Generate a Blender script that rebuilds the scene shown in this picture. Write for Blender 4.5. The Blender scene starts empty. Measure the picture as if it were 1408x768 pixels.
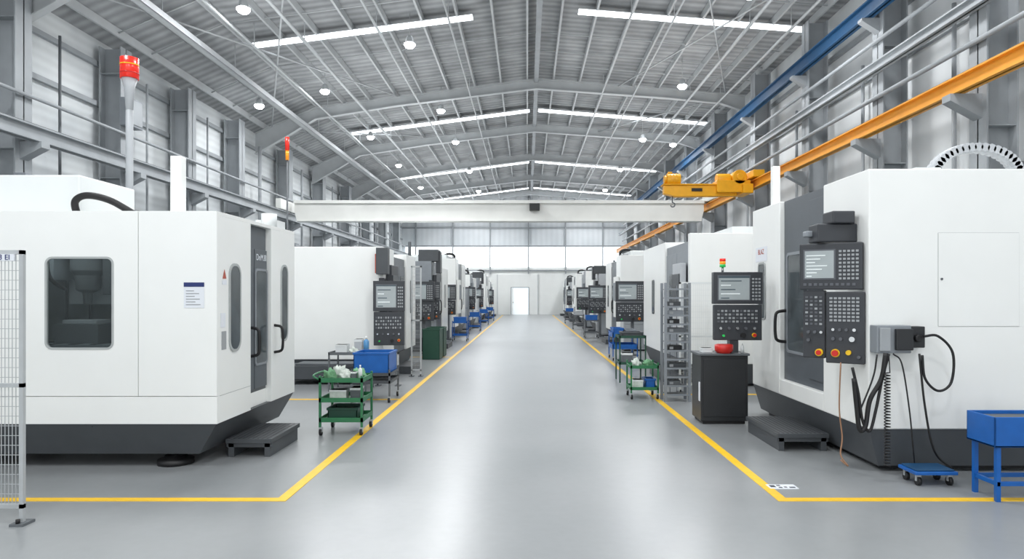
import bpy, bmesh, math, random
from mathutils import Vector, Matrix
random.seed(4)
S = bpy.context.scene
COL = S.collection
F=939.0; VX=725.0; VY=405.0; CH=1.7
# ---------------------------------------------------------------- materials
def lin(c):
    return tuple(((v/255.0)/12.92 if v/255.0<=0.04045 else ((v/255.0+0.055)/1.055)**2.4) for v in c)+(1,)
def mat(name,c,rough=.5,metal=0,var=.06,scale=6,bump=0,emit=0,spec=.5,wave=None,c2=None,coat=0,detail=4):
    m=bpy.data.materials.new(name); m.use_nodes=True
    nt=m.node_tree; b=nt.nodes['Principled BSDF']
    tc=nt.nodes.new('ShaderNodeTexCoord')
    n=nt.nodes.new('ShaderNodeTexNoise'); n.inputs['Scale'].default_value=scale; n.inputs['Detail'].default_value=detail
    nt.links.new(tc.outputs['Object'],n.inputs['Vector'])
    r=nt.nodes.new('ShaderNodeValToRGB')
    a=lin(c)
    if c2: d=lin(c2)
    else: d=tuple(min(1,x*(1-var*2)) for x in a[:3])+(1,)
    r.color_ramp.elements[0].position=.3; r.color_ramp.elements[1].position=.7
    r.color_ramp.elements[0].color=d; r.color_ramp.elements[1].color=a
    nt.links.new(n.outputs['Fac'],r.inputs['Fac'])
    nt.links.new(r.outputs['Color'],b.inputs['Base Color'])
    b.inputs['Roughness'].default_value=rough; b.inputs['Metallic'].default_value=metal
    b.inputs['Specular IOR Level'].default_value=spec
    b.inputs['Coat Weight'].default_value=coat
    if emit:
        b.inputs['Emission Color'].default_value=a; b.inputs['Emission Strength'].default_value=emit
    if bump or wave:
        bp=nt.nodes.new('ShaderNodeBump'); bp.inputs['Strength'].default_value=bump or .4
        bp.inputs['Distance'].default_value=.03
        if wave:
            w=nt.nodes.new('ShaderNodeTexWave'); w.bands_direction=wave[0]; w.inputs['Scale'].default_value=wave[1]
            nt.links.new(tc.outputs['Object'],w.inputs['Vector'])
            nt.links.new(w.outputs['Fac'],bp.inputs['Height'])
            mx=nt.nodes.new('ShaderNodeMix'); mx.data_type='RGBA'; mx.blend_type='MULTIPLY'
            mx.inputs[0].default_value=wave[2]
            nt.links.new(r.outputs['Color'],mx.inputs[6]); nt.links.new(w.outputs['Color'],mx.inputs[7])
            nt.links.new(mx.outputs[2],b.inputs['Base Color'])
        else: nt.links.new(n.outputs['Fac'],bp.inputs['Height'])
        nt.links.new(bp.outputs['Normal'],b.inputs['Normal'])
    return m
WHITE=mat('white_paint',(240,242,240),.38,var=.015,scale=2)
OFFW=mat('offwhite_paint',(226,230,230),.42,var=.02,scale=2)
SEAM=mat('seam_grey',(176,180,180),.6)
DARK=mat('charcoal_paint',(74,78,82),.45,var=.05)
DOORG=mat('door_grey',(88,94,100),.4,var=.03)
MIDG=mat('mid_grey_paint',(138,144,150),.45,var=.05)
LITG=mat('light_grey_paint',(188,192,196),.45,var=.04)
PANEL=mat('panel_charcoal',(56,59,64),.45,var=.03)
BLACK=mat('black_rubber',(22,22,24),.5)
BLK2=mat('black_cabinet_paint',(38,40,43),.4,var=.1)
KEY=mat('key_cap',(158,162,165),.5,var=.02)
KEYD=mat('key_dark',(92,95,101),.5)
SCR=mat('screen_glass',(150,158,160),.2,emit=.25)
SCRL=mat('screen_light',(215,222,222),.4,emit=.3)
SCRD=mat('screen_dark',(70,84,92),.3,emit=.1)
RED=mat('red_plastic',(205,38,30),.35)
REDL=mat('red_lens',(225,45,32),.25,emit=.3)
AMB=mat('amber_lens',(240,150,30),.25,emit=.4)
GRNL=mat('green_lens',(40,170,80),.25,emit=.4)
YEL=mat('yellow_plastic',(240,195,30),.4)
YLINE=mat('yellow_floor_paint',(250,200,36),.45,var=.06,scale=12)
ORG=mat('orange_rail_paint',(238,164,44),.45,var=.05,scale=3)
HOY=mat('hoist_yellow_paint',(246,176,20),.4,var=.05)
BLUE=mat('blue_paint',(22,98,180),.4,var=.08)
BLUED=mat('blue_beam_paint',(18,72,112),.5,var=.06)
GREEN=mat('green_paint',(46,120,78),.5,var=.08)
DGRN=mat('dark_green_plastic',(30,74,58),.5)
STEEL=mat('steel_grey_paint',(162,167,171),.55,var=.08,scale=2)
RSTEEL=mat('roof_steel_paint',(186,190,192),.5,var=.06,scale=2)
STEELD=mat('dark_steel',(102,107,111),.55,var=.12,scale=2)
GALV=mat('galvanised_steel',(188,192,194),.45,metal=.2,var=.06)
CHROME=mat('chrome',(205,208,210),.2,metal=.9)
CREAM=mat('crane_beam_paint',(232,233,229),.5,var=.04,scale=1.5)
PAPER=mat('paper',(228,232,238),.7,var=.01)
NAVY=mat('navy_print',(38,52,110),.6)
INK=mat('ink_print',(70,74,84),.6)
REDI=mat('red_print',(186,96,80),.6)
COPR=mat('copper_hose',(150,112,84),.5)
CLOTH=mat('white_cloth',(214,222,214),.8,var=.1,scale=14,bump=.5)
CLOTHG=mat('green_cloth',(120,172,130),.8,var=.15,scale=14,bump=.5)
BOTL=mat('blue_bottle',(90,150,200),.2)
LENS=mat('lamp_lens',(250,253,255),.4,emit=30)
SKYL=mat('skylight_panel',(245,250,255),.5,emit=4)
WINL=mat('window_daylight',(242,248,252),.5,emit=2.3)
OUTW=mat('doorway_daylight',(225,232,236),.5,emit=.7)
IFILL=mat('interior_fill_glow',(250,255,255),.4,emit=8)  # glow of the fill strip added inside the near left machine
CLAD=mat('wall_cladding',(226,230,231),.95,c2=(200,205,208),scale=.6,bump=.2,wave=('Z',1.4,.08),detail=8,spec=.05)
CLADR=mat('wall_panel_pale',(234,237,238),.95,c2=(210,214,216),scale=.4,bump=.1,wave=('Y',.5,.03),detail=9,spec=.05)
CLADX=mat('end_wall_cladding',(236,240,243),.8,c2=(220,226,230),scale=.5,bump=.2,wave=('X',.7,.06),detail=8)
ROOF=mat('roof_sheet',(174,177,179),.75,c2=(142,145,147),scale=1.2,bump=.4,wave=('Y',.9,.28),detail=9,spec=.3)
INNER=mat('machine_interior',(160,166,168),.4,metal=.1,var=.15)
# floor
def floor_mat():
    m=bpy.data.materials.new('polished_concrete'); m.use_nodes=True; nt=m.node_tree; b=nt.nodes['Principled BSDF']
    L=nt.links.new; N=nt.nodes.new
    tc=N('ShaderNodeTexCoord')
    n1=N('ShaderNodeTexNoise'); n1.inputs['Scale'].default_value=.6; n1.inputs['Detail'].default_value=5
    n2=N('ShaderNodeTexNoise'); n2.inputs['Scale'].default_value=11; n2.inputs['Detail'].default_value=4
    L(tc.outputs['Object'],n1.inputs['Vector']); L(tc.outputs['Object'],n2.inputs['Vector'])
    r=N('ShaderNodeValToRGB'); r.color_ramp.elements[0].color=lin((141,145,147)); r.color_ramp.elements[1].color=lin((154,157,159))
    r.color_ramp.elements[0].position=.3; r.color_ramp.elements[1].position=.7
    L(n1.outputs['Fac'],r.inputs['Fac'])
    r2=N('ShaderNodeValToRGB'); r2.color_ramp.elements[0].color=(.94,.94,.94,1); r2.color_ramp.elements[1].color=(1,1,1,1)
    r2.color_ramp.elements[0].position=.25; r2.color_ramp.elements[1].position=.75
    L(n2.outputs['Fac'],r2.inputs['Fac'])
    mx=N('ShaderNodeMix'); mx.data_type='RGBA'; mx.blend_type='MULTIPLY'; mx.inputs[0].default_value=1
    L(r.outputs['Color'],mx.inputs[6]); L(r2.outputs['Color'],mx.inputs[7]); L(mx.outputs[2],b.inputs['Base Color'])
    mr=N('ShaderNodeMapRange'); mr.inputs[3].default_value=.27; mr.inputs[4].default_value=.31
    L(n1.outputs['Fac'],mr.inputs[0]); L(mr.outputs[0],b.inputs['Roughness'])
    b.inputs['Specular IOR Level'].default_value=.62
    return m
FLOOR=floor_mat()
def glass_mat(name,c,tr):
    m=bpy.data.materials.new(name); m.use_nodes=True; nt=m.node_tree; nt.nodes.clear()
    o=nt.nodes.new('ShaderNodeOutputMaterial'); mx=nt.nodes.new('ShaderNodeMixShader')
    t=nt.nodes.new('ShaderNodeBsdfTransparent'); p=nt.nodes.new('ShaderNodeBsdfPrincipled')
    t.inputs[0].default_value=lin((215,220,220)); p.inputs['Base Color'].default_value=lin(c); p.inputs['Roughness'].default_value=.06
    mx.inputs[0].default_value=tr
    nt.links.new(t.outputs[0],mx.inputs[1]); nt.links.new(p.outputs[0],mx.inputs[2]); nt.links.new(mx.outputs[0],o.inputs[0])
    return m
GLASS=glass_mat('clear_safety_glass',(100,106,108),.16)
DGLASS=mat('tinted_glass',(84,92,96),.1,var=.2,scale=2.5)
# ---------------------------------------------------------------- mesh builder (world coordinates)
ORI={}
class P:
    def __init__(s,xf=None): s.bm=bmesh.new(); s.m=[]; s.xf=xf
    def mi(s,m):
        if m not in s.m: s.m.append(m)
        return s.m.index(m)
    def v(s,p):
        p=Vector(p)
        if s.xf is not None: p=s.xf@p
        return s.bm.verts.new(p)
    def f(s,vs,m,smooth=False):
        try: f=s.bm.faces.new(vs)
        except ValueError: return
        f.material_index=s.mi(m); f.smooth=smooth
    def box(s,x0,x1,y0,y1,z0,z1,m):
        c=[s.v((x,y,z)) for x in (x0,x1) for y in (y0,y1) for z in (z0,z1)]
        for q in ((0,1,3,2),(4,6,7,5),(0,4,5,1),(2,3,7,6),(0,2,6,4),(1,5,7,3)): s.f([c[i] for i in q],m)
        return s
    def prism(s,pts,ext,m,smooth=False):
        ext=Vector(ext); a=[s.v(p) for p in pts]; b=[s.v(Vector(p)+ext) for p in pts]
        s.f(a,m); s.f(b[::-1],m); n=len(pts)
        for i in range(n): s.f([a[i],a[(i+1)%n],b[(i+1)%n],b[i]],m,smooth)
        return s
    def loft(s,A,B,m):
        a=[s.v(p) for p in A]; b=[s.v(p) for p in B]; s.f(a,m); s.f(b[::-1],m); n=len(A)
        for i in range(n): s.f([a[i],a[(i+1)%n],b[(i+1)%n],b[i]],m)
        return s
    def tube(s,pts,r,m,n=10):
        pts=[Vector(p) for p in pts]; R=r if isinstance(r,(list,tuple)) else [r]*len(pts)
        t=(pts[1]-pts[0]).normalized(); up=Vector((0,0,1)) if abs(t.z)<.9 else Vector((1,0,0))
        u=t.cross(up).normalized(); rings=[]
        for i,p in enumerate(pts):
            if i==0: tt=pts[1]-pts[0]
            elif i==len(pts)-1: tt=pts[-1]-pts[-2]
            else: tt=(pts[i+1]-p).normalized()+(p-pts[i-1]).normalized()
            if tt.length<1e-6: tt=t
            tt.normalize(); u=(u-tt*u.dot(tt)).normalized(); w=tt.cross(u)
            rings.append([s.v(p+(u*math.cos(2*math.pi*k/n)+w*math.sin(2*math.pi*k/n))*R[i]) for k in range(n)])
        for a,b in zip(rings,rings[1:]):
            for k in range(n): s.f([a[k],a[(k+1)%n],b[(k+1)%n],b[k]],m,True)
        s.f(rings[0][::-1],m); s.f(rings[-1],m); return s
    def rr(s,c,u,v,w,h,r,th,m,k=5):
        c=Vector(c);u=Vector(u);v=Vector(v)
        s.prism([c+u*a+v*b for a,b in rrp(w,h,r,k)],th,m); return s
    def ring(s,c,u,v,w,h,r,w2,h2,r2,th,m,k=6):
        c=Vector(c);u=Vector(u);v=Vector(v);th=Vector(th)
        A=rrp(w,h,r,k);B=rrp(w2,h2,r2,k);n=len(A)
        a=[s.v(c+u*x+v*y) for x,y in A]; b=[s.v(c+u*x+v*y) for x,y in B]
        a2=[s.v(c+u*x+v*y+th) for x,y in A]; b2=[s.v(c+u*x+v*y+th) for x,y in B]
        for i in range(n):
            j=(i+1)%n
            s.f([a[i],a[j],b[j],b[i]],m); s.f([a2[i],b2[i],b2[j],a2[j]],m)
            s.f([a[i],a2[i],a2[j],a[j]],m); s.f([b[i],b[j],b2[j],b2[i]],m)
        return s
    def holed(s,x0,x1,z0,z1,y,th,hx,hz,hw,hh,hr,m,k=6):
        inn=[(hx+a,hz+b) for a,b in rrp(hw,hh,hr,k)]
        out=[]; cs=[(x1,z1),(x0,z1),(x0,z0),(x1,z0)]
        for ci in range(4):
            cx,cz=cs[ci]; p0=inn[ci*(k+1)]; p1=inn[ci*(k+1)+k]
            if ci%2==0: e0=(cx,p0[1]); e1=(p1[0],cz)
            else: e0=(p0[0],cz); e1=(cx,p1[1])
            for j in range(k+1):
                t=j/k
                if t<=.5: q=t*2; out.append((e0[0]+(cx-e0[0])*q,e0[1]+(cz-e0[1])*q))
                else: q=t*2-1; out.append((cx+(e1[0]-cx)*q,cz+(e1[1]-cz)*q))
        n=len(inn)
        a=[s.v((x,y,z)) for x,z in out]; b=[s.v((x,y,z)) for x,z in inn]
        a2=[s.v((x,y+th,z)) for x,z in out]; b2=[s.v((x,y+th,z)) for x,z in inn]
        for i in range(n):
            j=(i+1)%n
            s.f([a[i],a[j],b[j],b[i]],m); s.f([a2[i],b2[i],b2[j],a2[j]],m)
            s.f([a[i],a2[i],a2[j],a[j]],m); s.f([b[i],b[j],b2[j],b2[i]],m)
        return s
    def blob(s,c,rx,ry,rz,m,seed=0,amp=.25):
        rnd=random.Random(seed); r=bmesh.ops.create_icosphere(s.bm,subdivisions=3,radius=1)
        ph=[(rnd.uniform(2,6),rnd.uniform(0,6),rnd.uniform(2,6)) for _ in range(3)]
        for v in r['verts']:
            d=1+amp*(math.sin(ph[0][0]*v.co.x*2+ph[0][1])*math.sin(ph[1][0]*v.co.y*2+ph[1][1])+.5*math.sin(ph[2][0]*2.2*v.co.z+ph[2][1]+v.co.x*5))
            z=max(v.co.z*d,-.55)
            v.co=Vector((c[0]+v.co.x*d*rx,c[1]+v.co.y*d*ry,c[2]+(z+.55)*rz/1.5))
            for f in v.link_faces: f.material_index=s.mi(m); f.smooth=True
        return s
    def make(s,name,parent=None,bev=0,label=None,cat=None,group=None,kind=None):
        bmesh.ops.recalc_face_normals(s.bm,faces=s.bm.faces[:])
        co=[v.co for v in s.bm.verts]
        mn=Vector([min(c[i] for c in co) for i in range(3)]); mx=Vector([max(c[i] for c in co) for i in range(3)])
        o=(mn+mx)/2
        if parent is None: o.z=mn.z
        bmesh.ops.translate(s.bm,verts=s.bm.verts[:],vec=-o)
        me=bpy.data.meshes.new(name); s.bm.to_mesh(me); s.bm.free()
        for m in s.m: me.materials.append(m)
        ob=bpy.data.objects.new(name,me); COL.objects.link(ob); ORI[ob]=o.copy()
        if parent: ob.parent=parent; ob.location=o-ORI[parent]
        else: ob.location=o
        if bev:
            b=ob.modifiers.new('b','BEVEL'); b.width=bev; b.segments=2; b.limit_method='ANGLE'; b.angle_limit=.6
        if label: ob['label']=label
        if cat: ob['category']=cat
        if group: ob['group']=group
        if kind: ob['kind']=kind
        return ob
def rrp(w,h,r,k):
    o=[]
    for ci,(sx,sy) in enumerate(((1,1),(-1,1),(-1,-1),(1,-1))):
        for j in range(k+1):
            a=math.pi/2*(ci+j/k); o.append((sx*(w/2-r)+r*math.cos(a),sy*(h/2-r)+r*math.sin(a)))
    return o
def thing(name,loc,label,cat,group=None):
    e=bpy.data.objects.new(name,None); e.empty_display_size=.2; e.location=loc; COL.objects.link(e); ORI[e]=Vector(loc)
    e['label']=label; e['category']=cat
    if group: e['group']=group
    return e
def dup(root,delta,label=None):
    def rec(o,par):
        c=o.copy(); COL.objects.link(c)
        if par is not None: c.parent=par
        for ch in list(o.children): rec(ch,c)
        return c
    r=rec(root,None); r.location=root.location+Vector(delta)
    if label: r['label']=label
    return r
def bez(pts,n=8):
    P_=[Vector(p) for p in pts]; P_=[P_[0]*2-P_[1]]+P_+[P_[-1]*2-P_[-2]]; out=[]
    for i in range(1,len(P_)-2):
        for k in range(n):
            t=k/n; a,b,c,d=P_[i-1:i+3]
            out.append(.5*((2*b)+(c-a)*t+(2*a-5*b+4*c-d)*t*t+(3*b-a-3*c+d)*t**3))
    out.append(P_[-2]); return out
def text(s,size,loc,rot,m,parent,name='lettering'):
    cu=bpy.data.curves.new('t','FONT'); cu.body=s; cu.size=size; cu.extrude=.001; cu.align_x='CENTER'; cu.align_y='CENTER'
    t=bpy.data.objects.new('t',cu); COL.objects.link(t)
    dg=bpy.context.evaluated_depsgraph_get(); me=bpy.data.meshes.new_from_object(t.evaluated_get(dg))
    bpy.data.objects.remove(t); me.materials.clear(); me.materials.append(m)
    o=bpy.data.objects.new(name,me); COL.objects.link(o); o.parent=parent; o.location=Vector(loc)-ORI[parent]; o.rotation_euler=rot
    ORI[o]=Vector(loc); return o
X=lambda px,d:(px-VX)*d/F
Z=lambda py,d:CH-(py-VY)*d/F
# ---------------------------------------------------------------- shell
XL,XR,YE=-10.8,8.7,59.0
def roofz(x):
    if x>=.35: return 10.3-.08*(x-.35)
    if x>=-8.2: return 10.3-.13*(.35-x)
    return 10.3-.13*8.55-.42*(-8.2-x)
P().box(XL-.3,XR+.3,-6,YE+1,-.2,0,FLOOR).make('floor',kind='structure')
P().box(XL-.2,XL,-6,YE,0,roofz(XL),CLAD).make('wall_left',kind='structure')
P().box(XR,XR+.2,-6,YE,0,roofz(XR),CLADR).make('wall_right',kind='structure')
p=P(); prof=[XL-.2,-8.2,.35,XR+.2]
low=[(x,-6,roofz(x)) for x in prof]; up=[(x,-6,roofz(x)+.15) for x in prof[::-1]]
p.prism(low+up,(0,YE+6.2,0),ROOF).make('ceiling',kind='structure')
p=P(); p.prism([(XL,YE,4.1),(XR,YE,4.1),(XR,YE,roofz(XR)),(.35,YE,10.3),(-8.2,YE,roofz(-8.2)),(XL,YE,roofz(XL))],(0,.2,0),CLADX)
p.box(XL,XR,YE-.02,YE+.2,0,4.1,WHITE)
p.make('wall_back',kind='structure')
wn=1
for i in range(6):
    x0=XL+.3+i*3.2
    P().box(x0,x0+3.14,YE-.08,YE-.03,4.1,5.8,WINL).make('window_%d'%wn,kind='structure'); wn+=1
tn=1
for x in (-9.6,-6.4,-3.2,.1,3.3,6.5):
    P().box(x-.05,x+.05,YE-.3,YE-.1,3.5,roofz(x)-.1,STEEL).make('trim_%d'%tn,kind='structure'); tn+=1
for z in (3.75,5.85,7.4):
    P().box(XL,XR,YE-.2,YE-.1,z,z+.1,STEEL).make('trim_%d'%tn,kind='structure'); tn+=1
p=P(); p.box(-2.6,.95,YE-.12,YE-.02,0,3.45,WHITE)
for xx in (-2.6,.9): p.box(xx,xx+.05,YE-.16,YE-.1,0,3.45,LITG)
p.box(-1.42,-1.35,YE-.16,YE-.1,0,2.3,STEEL).box(.1,.17,YE-.16,YE-.1,0,2.3,STEEL).box(-1.42,.17,YE-.16,YE-.1,2.3,2.36,STEEL)
p.box(-1.35,.1,YE-.14,YE-.1,0,2.3,OUTW)
p.make('door_1',kind='structure')
P().box(-1.3,-1.22,YE-1.0,YE-.17,.02,2.25,WHITE).box(-1.22,-1.17,YE-.9,YE-.84,1,1.1,BLACK).make('door_2',kind='structure')
def line(x0,x1,y0,y1,lab):
    P().box(x0,x1,y0,y1,0,.004,YLINE).make('floor_line',label=lab,cat='floor marking',group='yellow aisle lines')
YL=5.67
line(-2.08,-1.99,YL-.045,57,'long yellow painted aisle edge line on concrete')
line(2.07,2.16,YL-.045,57,'long yellow painted aisle edge line on concrete')
line(-6.5,-2.08,YL-.045,YL+.045,'yellow painted cross line beside machine and mesh fence')
line(2.16,6.5,YL-.045,YL+.045,'yellow painted cross line beside machine and blue cart')
line(-6.5,-2.08,11.05,11.15,'yellow painted cross line between two machines')
line(2.16,6.5,11.6,11.7,'yellow painted cross line between two machines')
line(-5,-2.08,18.6,18.7,'yellow painted cross line between two machines')
m=thing('floor_sticker',(2.22,6.04,0),'small white floor sticker with black symbols','floor marking')
P().box(2.13,2.38,5.98,6.11,0,.005,PAPER).make('sticker',m)
for q in ((2.15,2.195,6.02,6.08),(2.215,2.245,6.0,6.025),(2.215,2.245,6.06,6.085),(2.265,2.29,6.01,6.035),(2.31,2.36,6.0,6.03)): P().box(*q,.005,.007,INK).make('symbol',m)
# ---------------------------------------------------------------- roof steel
for y in (14,26.5,33.5,40.5,47.5,54.5):
    p=P(); xs=[XL+.25,-9.2,-8.2,-5,.35,5.5,XR-1.2,XR-.25]
    dp=[.8,.6,.42,.32,.36,.32,.36,.6]
    top=[(x,y,roofz(x)-.24) for x in xs]; bot=[(x,y,roofz(x)-.24-d) for x,d in zip(xs,dp)]
    p.prism(top+bot[::-1],(0,.03,0),RSTEEL)
    for row in (top,bot):
        for a,b in zip(row,row[1:]):
            p.prism([(a[0],y-.1,a[2]),(b[0],y-.1,b[2]),(b[0],y-.1,b[2]-.03),(a[0],y-.1,a[2]-.03)],(0,.2,0),RSTEEL)
    p.make('roof_rafter',label='grey tapered steel I-beam rafter under roof',cat='roof beam',group='roof rafters')
x=-10.2
while x<8.5:
    z=roofz(x)
    P().box(x-.03,x+.03,-4,YE-.1,z-.23,z-.015,RSTEEL).make('roof_purlin',label='long light grey steel purlin under the roof sheets',cat='roof beam',group='roof purlins')
    x+=1.02
P().box(.27,.43,-4,YE-.1,9.93,10.05,STEEL).make('ridge_beam',label='grey steel ridge beam along the roof peak',cat='roof beam')
for y in (20,31,43,53.5):
    for a,b in ((-8.0,-1.6 if y<25 else .1),(1.5 if y<25 else .5,8.1)):
        w_=.19 if y<25 else .24
        q=P()
        for mm,z0,z1,e in ((RSTEEL,.19,.215,0),(SKYL,.216,.235,.01)):  # steel backing added so the strip sends no glow up onto the roof
            pts=[(a,y-w_+e,roofz(a)-z0),(b,y-w_+e,roofz(b)-z0),(b,y-w_+e,roofz(b)-z1),(a,y-w_+e,roofz(a)-z1)]
            q.prism(pts,(0,2*(w_-e),0),mm)
        q.make('window_%d'%wn,kind='structure'); wn+=1
for y in (9.5,12.6,17,18.5,22,23.6,25,28.8,30,35,36.5,38.5,42,46,51):
    p=P(); xs=[-10.2,-8.2,.35,8.5]
    for a,b in zip(xs,xs[1:]): p.tube([(a,y,roofz(a)-.15),(b,y,roofz(b)-.15)],.018,RSTEEL,6)
    p.make('tie_rod',label='thin galvanised tie rod crossing the purlins',cat='roof rod',group='roof tie rods')
for i,(xa,ya,xb,yb) in enumerate(((-9.8,14,-5,26.5),(-5,14,-9.8,26.5),(3.5,14,7.6,26.5),(7.6,14,3.5,26.5),(-9.8,26.8,-5,33.2),(3.5,33.2,7.6,26.8))):
    o_=.28+.07*(i%2)
    P().tube([(xa,ya+.3,roofz(xa)-o_),(xb,yb-.3,roofz(xb)-o_)],.025,RSTEEL,6).make('brace_rod',label='diagonal steel bracing rod under the roof',cat='roof rod',group='roof bracing rods')
p=P(); p.box(-8.68,-8.44,4,50,8.12,8.16,GALV).box(-8.69,-8.66,4,50,8.12,8.26,GALV).box(-8.46,-8.43,4,50,8.12,8.26,GALV)
for y in range(8,50,4): p.box(-8.57,-8.55,y,y+.02,8.16,roofz(-8.56)-.01,GALV)
p.make('cable_tray',label='long galvanised cable tray hung below the roof',cat='cable tray')
for xx,zz,r in ((-6.2,8.75,.05),(-7.6,8.6,.035),(-4.2,9.15,.04),(6.2,9.2,.05),(7.35,9.1,.04),(2.9,9.5,.035),(-2.2,9.4,.03),(4.1,9.4,.03)):
    p=P(); p.tube([(xx,3,zz),(xx,57,zz)],r,GALV,8)
    for y in (6,13,19,26,31,37,43,49,55): p.box(xx-.01,xx+.01,y,y+.02,zz,roofz(xx)-.01,GALV)
    p.make('overhead_pipe',label='slim grey service pipe hung along the roof',cat='pipe',group='roof pipes')
# ---------------------------------------------------------------- columns
CXR=7.85
def column(x,y,sgn,h,w=.46):
    p=P(); b=x+sgn*.55
    p.box(x,x+sgn*.03,y-w/2,y+w/2,0,h,STEEL).box(b-sgn*.03,b,y-w/2,y+w/2,0,h,STEEL).box(x,b,y-.015,y+.015,0,h,STEEL)
    p.box(x-sgn*.04,b,y-w/2-.05,y+w/2+.05,0,.03,STEELD)
    for z in (2.5,4.6,7.2): p.box(x+sgn*.02,b-sgn*.02,y-w/2+.02,y+w/2-.02,z,z+.02,STEEL)
    p.make('steel_column',label='grey steel H-section column standing against the wall',cat='column',group='wall columns')
RY=[8.2,11.9,15.3,19.3,23.8,28.9,34,39,44,49,54]
LY=[9.5,13.7,17.2,20.6,24.2,29.2,34,39,44,49,54]
for y in RY: column(CXR,y,1,roofz(8.3)-.3)
for y in LY: column(-10.1,y,-1,roofz(-10.5)-.35)
for z in (1.2,2.6,3.9,5.9,7.1,8.3):
    P().box(XR-.1,XR-.002,-4,YE-.3,z,z+.12,STEEL).make('wall_girt',label='grey steel rail fixed along the wall cladding',cat='wall rail',group='wall girts')
for z in (1.2,2.6,3.9,5.2,6.4,7.4):
    P().box(XL+.002,XL+.1,-4,YE-.3,z,z+.12,STEEL).make('wall_girt',label='grey steel rail fixed along the wall cladding',cat='wall rail',group='wall girts')
P().tube([(-10.02,2,5.7),(-10.02,56,5.7)],.04,STEEL,8).make('wall_pipe',label='grey service pipe running along the wall columns',cat='pipe',group='wall pipes')
for z,r,mm in ((6.1,.05,STEEL),(3.4,.05,STEELD),(7.35,.045,STEEL)):
    P().tube([(CXR-.06,2,z),(CXR-.06,56,z)],r,mm,8).make('wall_pipe',label='grey service pipe running along the wall columns',cat='pipe',group='wall pipes')
rnd=random.Random(2)
for i in range(1,10):
    y=(LY[i]+LY[i+1])/2
    P().tube([(-10.3,y-.4,.0),(-10.3,y-.4,7.4)],rnd.choice((.03,.05,.07)),rnd.choice((STEELD,STEEL,STEEL)),8).make('conduit',label='vertical grey conduit rising up the wall',cat='pipe',group='wall conduits')
for i in range(1,10):
    y=(RY[i]+RY[i+1])/2; P().tube([(8.5,y,0),(8.5,y,7.5)],.045,rnd.choice((STEELD,STEEL)),8).make('conduit',label='vertical grey conduit rising up the wall',cat='pipe',group='wall conduits')
for i,z in ((1,3.4),(2,5.9),(3,3.2),(4,3.3),(5,3.2)):
    y=LY[i]-.3
    P().box(-10.095,-9.85,y,y+.6,z,z+.7,MIDG).box(-9.85,-9.83,y+.05,y+.55,z+.05,z+.65,STEEL).make('junction_box',bev=.01,label='grey electrical box mounted on a wall column',cat='electrical box',group='wall boxes')
def rail(x,zb,h,w,m,lab,y0=3,y1=57):
    p=P(); p.box(x-w/2,x+w/2,y0,y1,zb,zb+.03,m).box(x-w/2,x+w/2,y0,y1,zb+h-.03,zb+h,m).box(x-.02,x+.02,y0,y1,zb,zb+h,m).box(x-.03,x+.03,y0,y1,zb+h,zb+h+.04,STEELD)
    p.make('crane_rail',label=lab,cat='crane rail')
rail(7.45,5.17,.28,.2,ORG,'orange painted steel crane runway beam on brackets')
rail(-9.8,4.75,.3,.22,STEEL,'grey painted steel crane runway beam on brackets')
rail(7.6,7.86,.34,.2,BLUED,'dark blue painted steel upper runway beam')
rail(7.7,6.62,.2,.18,STEEL,'grey steel upper side beam along columns')
for y in RY:
    p=P(); p.prism([(CXR,y-.12,4.75),(CXR,y-.12,5.17),(7.3,y-.12,5.17),(7.3,y-.12,5.05)],(0,.24,0),STEEL)
    p.make('rail_bracket',label='grey steel bracket carrying the orange rail',cat='bracket',group='crane rail brackets')
    P().prism([(CXR,y-.1,7.55),(CXR,y-.1,7.86),(7.45,y-.1,7.86),(7.45,y-.1,7.8)],(0,.2,0),STEEL).make('rail_bracket',label='grey steel bracket carrying the blue rail',cat='bracket',group='crane rail brackets')
for y in LY:
    P().prism([(-10.1,y-.12,4.4),(-10.1,y-.12,4.75),(-9.66,y-.12,4.75),(-9.66,y-.12,4.63)],(0,.24,0),STEEL).make('rail_bracket',label='grey steel bracket carrying the grey rail',cat='bracket',group='crane rail brackets')
# bridge crane
c=thing('bridge_crane',(-1.2,28,4.68),'cream-white overhead bridge crane beam spanning the hall','crane')
p=P(); p.prism([(-9.5,27.85,5.42),(7.2,27.85,5.42),(7.2,27.85,5.12),(7.1,27.85,4.72),(-9.4,27.85,4.72),(-9.5,27.85,5.12)],(0,.35,0),CREAM)
p.box(-9.5,7.45,27.75,28.3,5.50,5.54,CREAM).box(-9.5,7.2,27.75,28.3,5.42,5.5,CREAM).box(-9.4,7.1,27.75,28.3,4.69,4.72,CREAM).make('girder',c)
P().box(-9.92,-9.7,26.9,29.1,5.095,5.5,CREAM).make('end_truck',c,bev=.02); P().box(7.35,7.55,26.9,29.1,5.5,5.75,CREAM).make('end_truck',c,bev=.02)
p=P(); p.box(X(728,27.8),X(742,27.8),27.6,27.86,5.12,5.4,BLK2).tube([(.3,27.7,5.3),(.3,27.7,5.35)],.05,CHROME); p.make('control_box',c,bev=.01)
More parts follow.
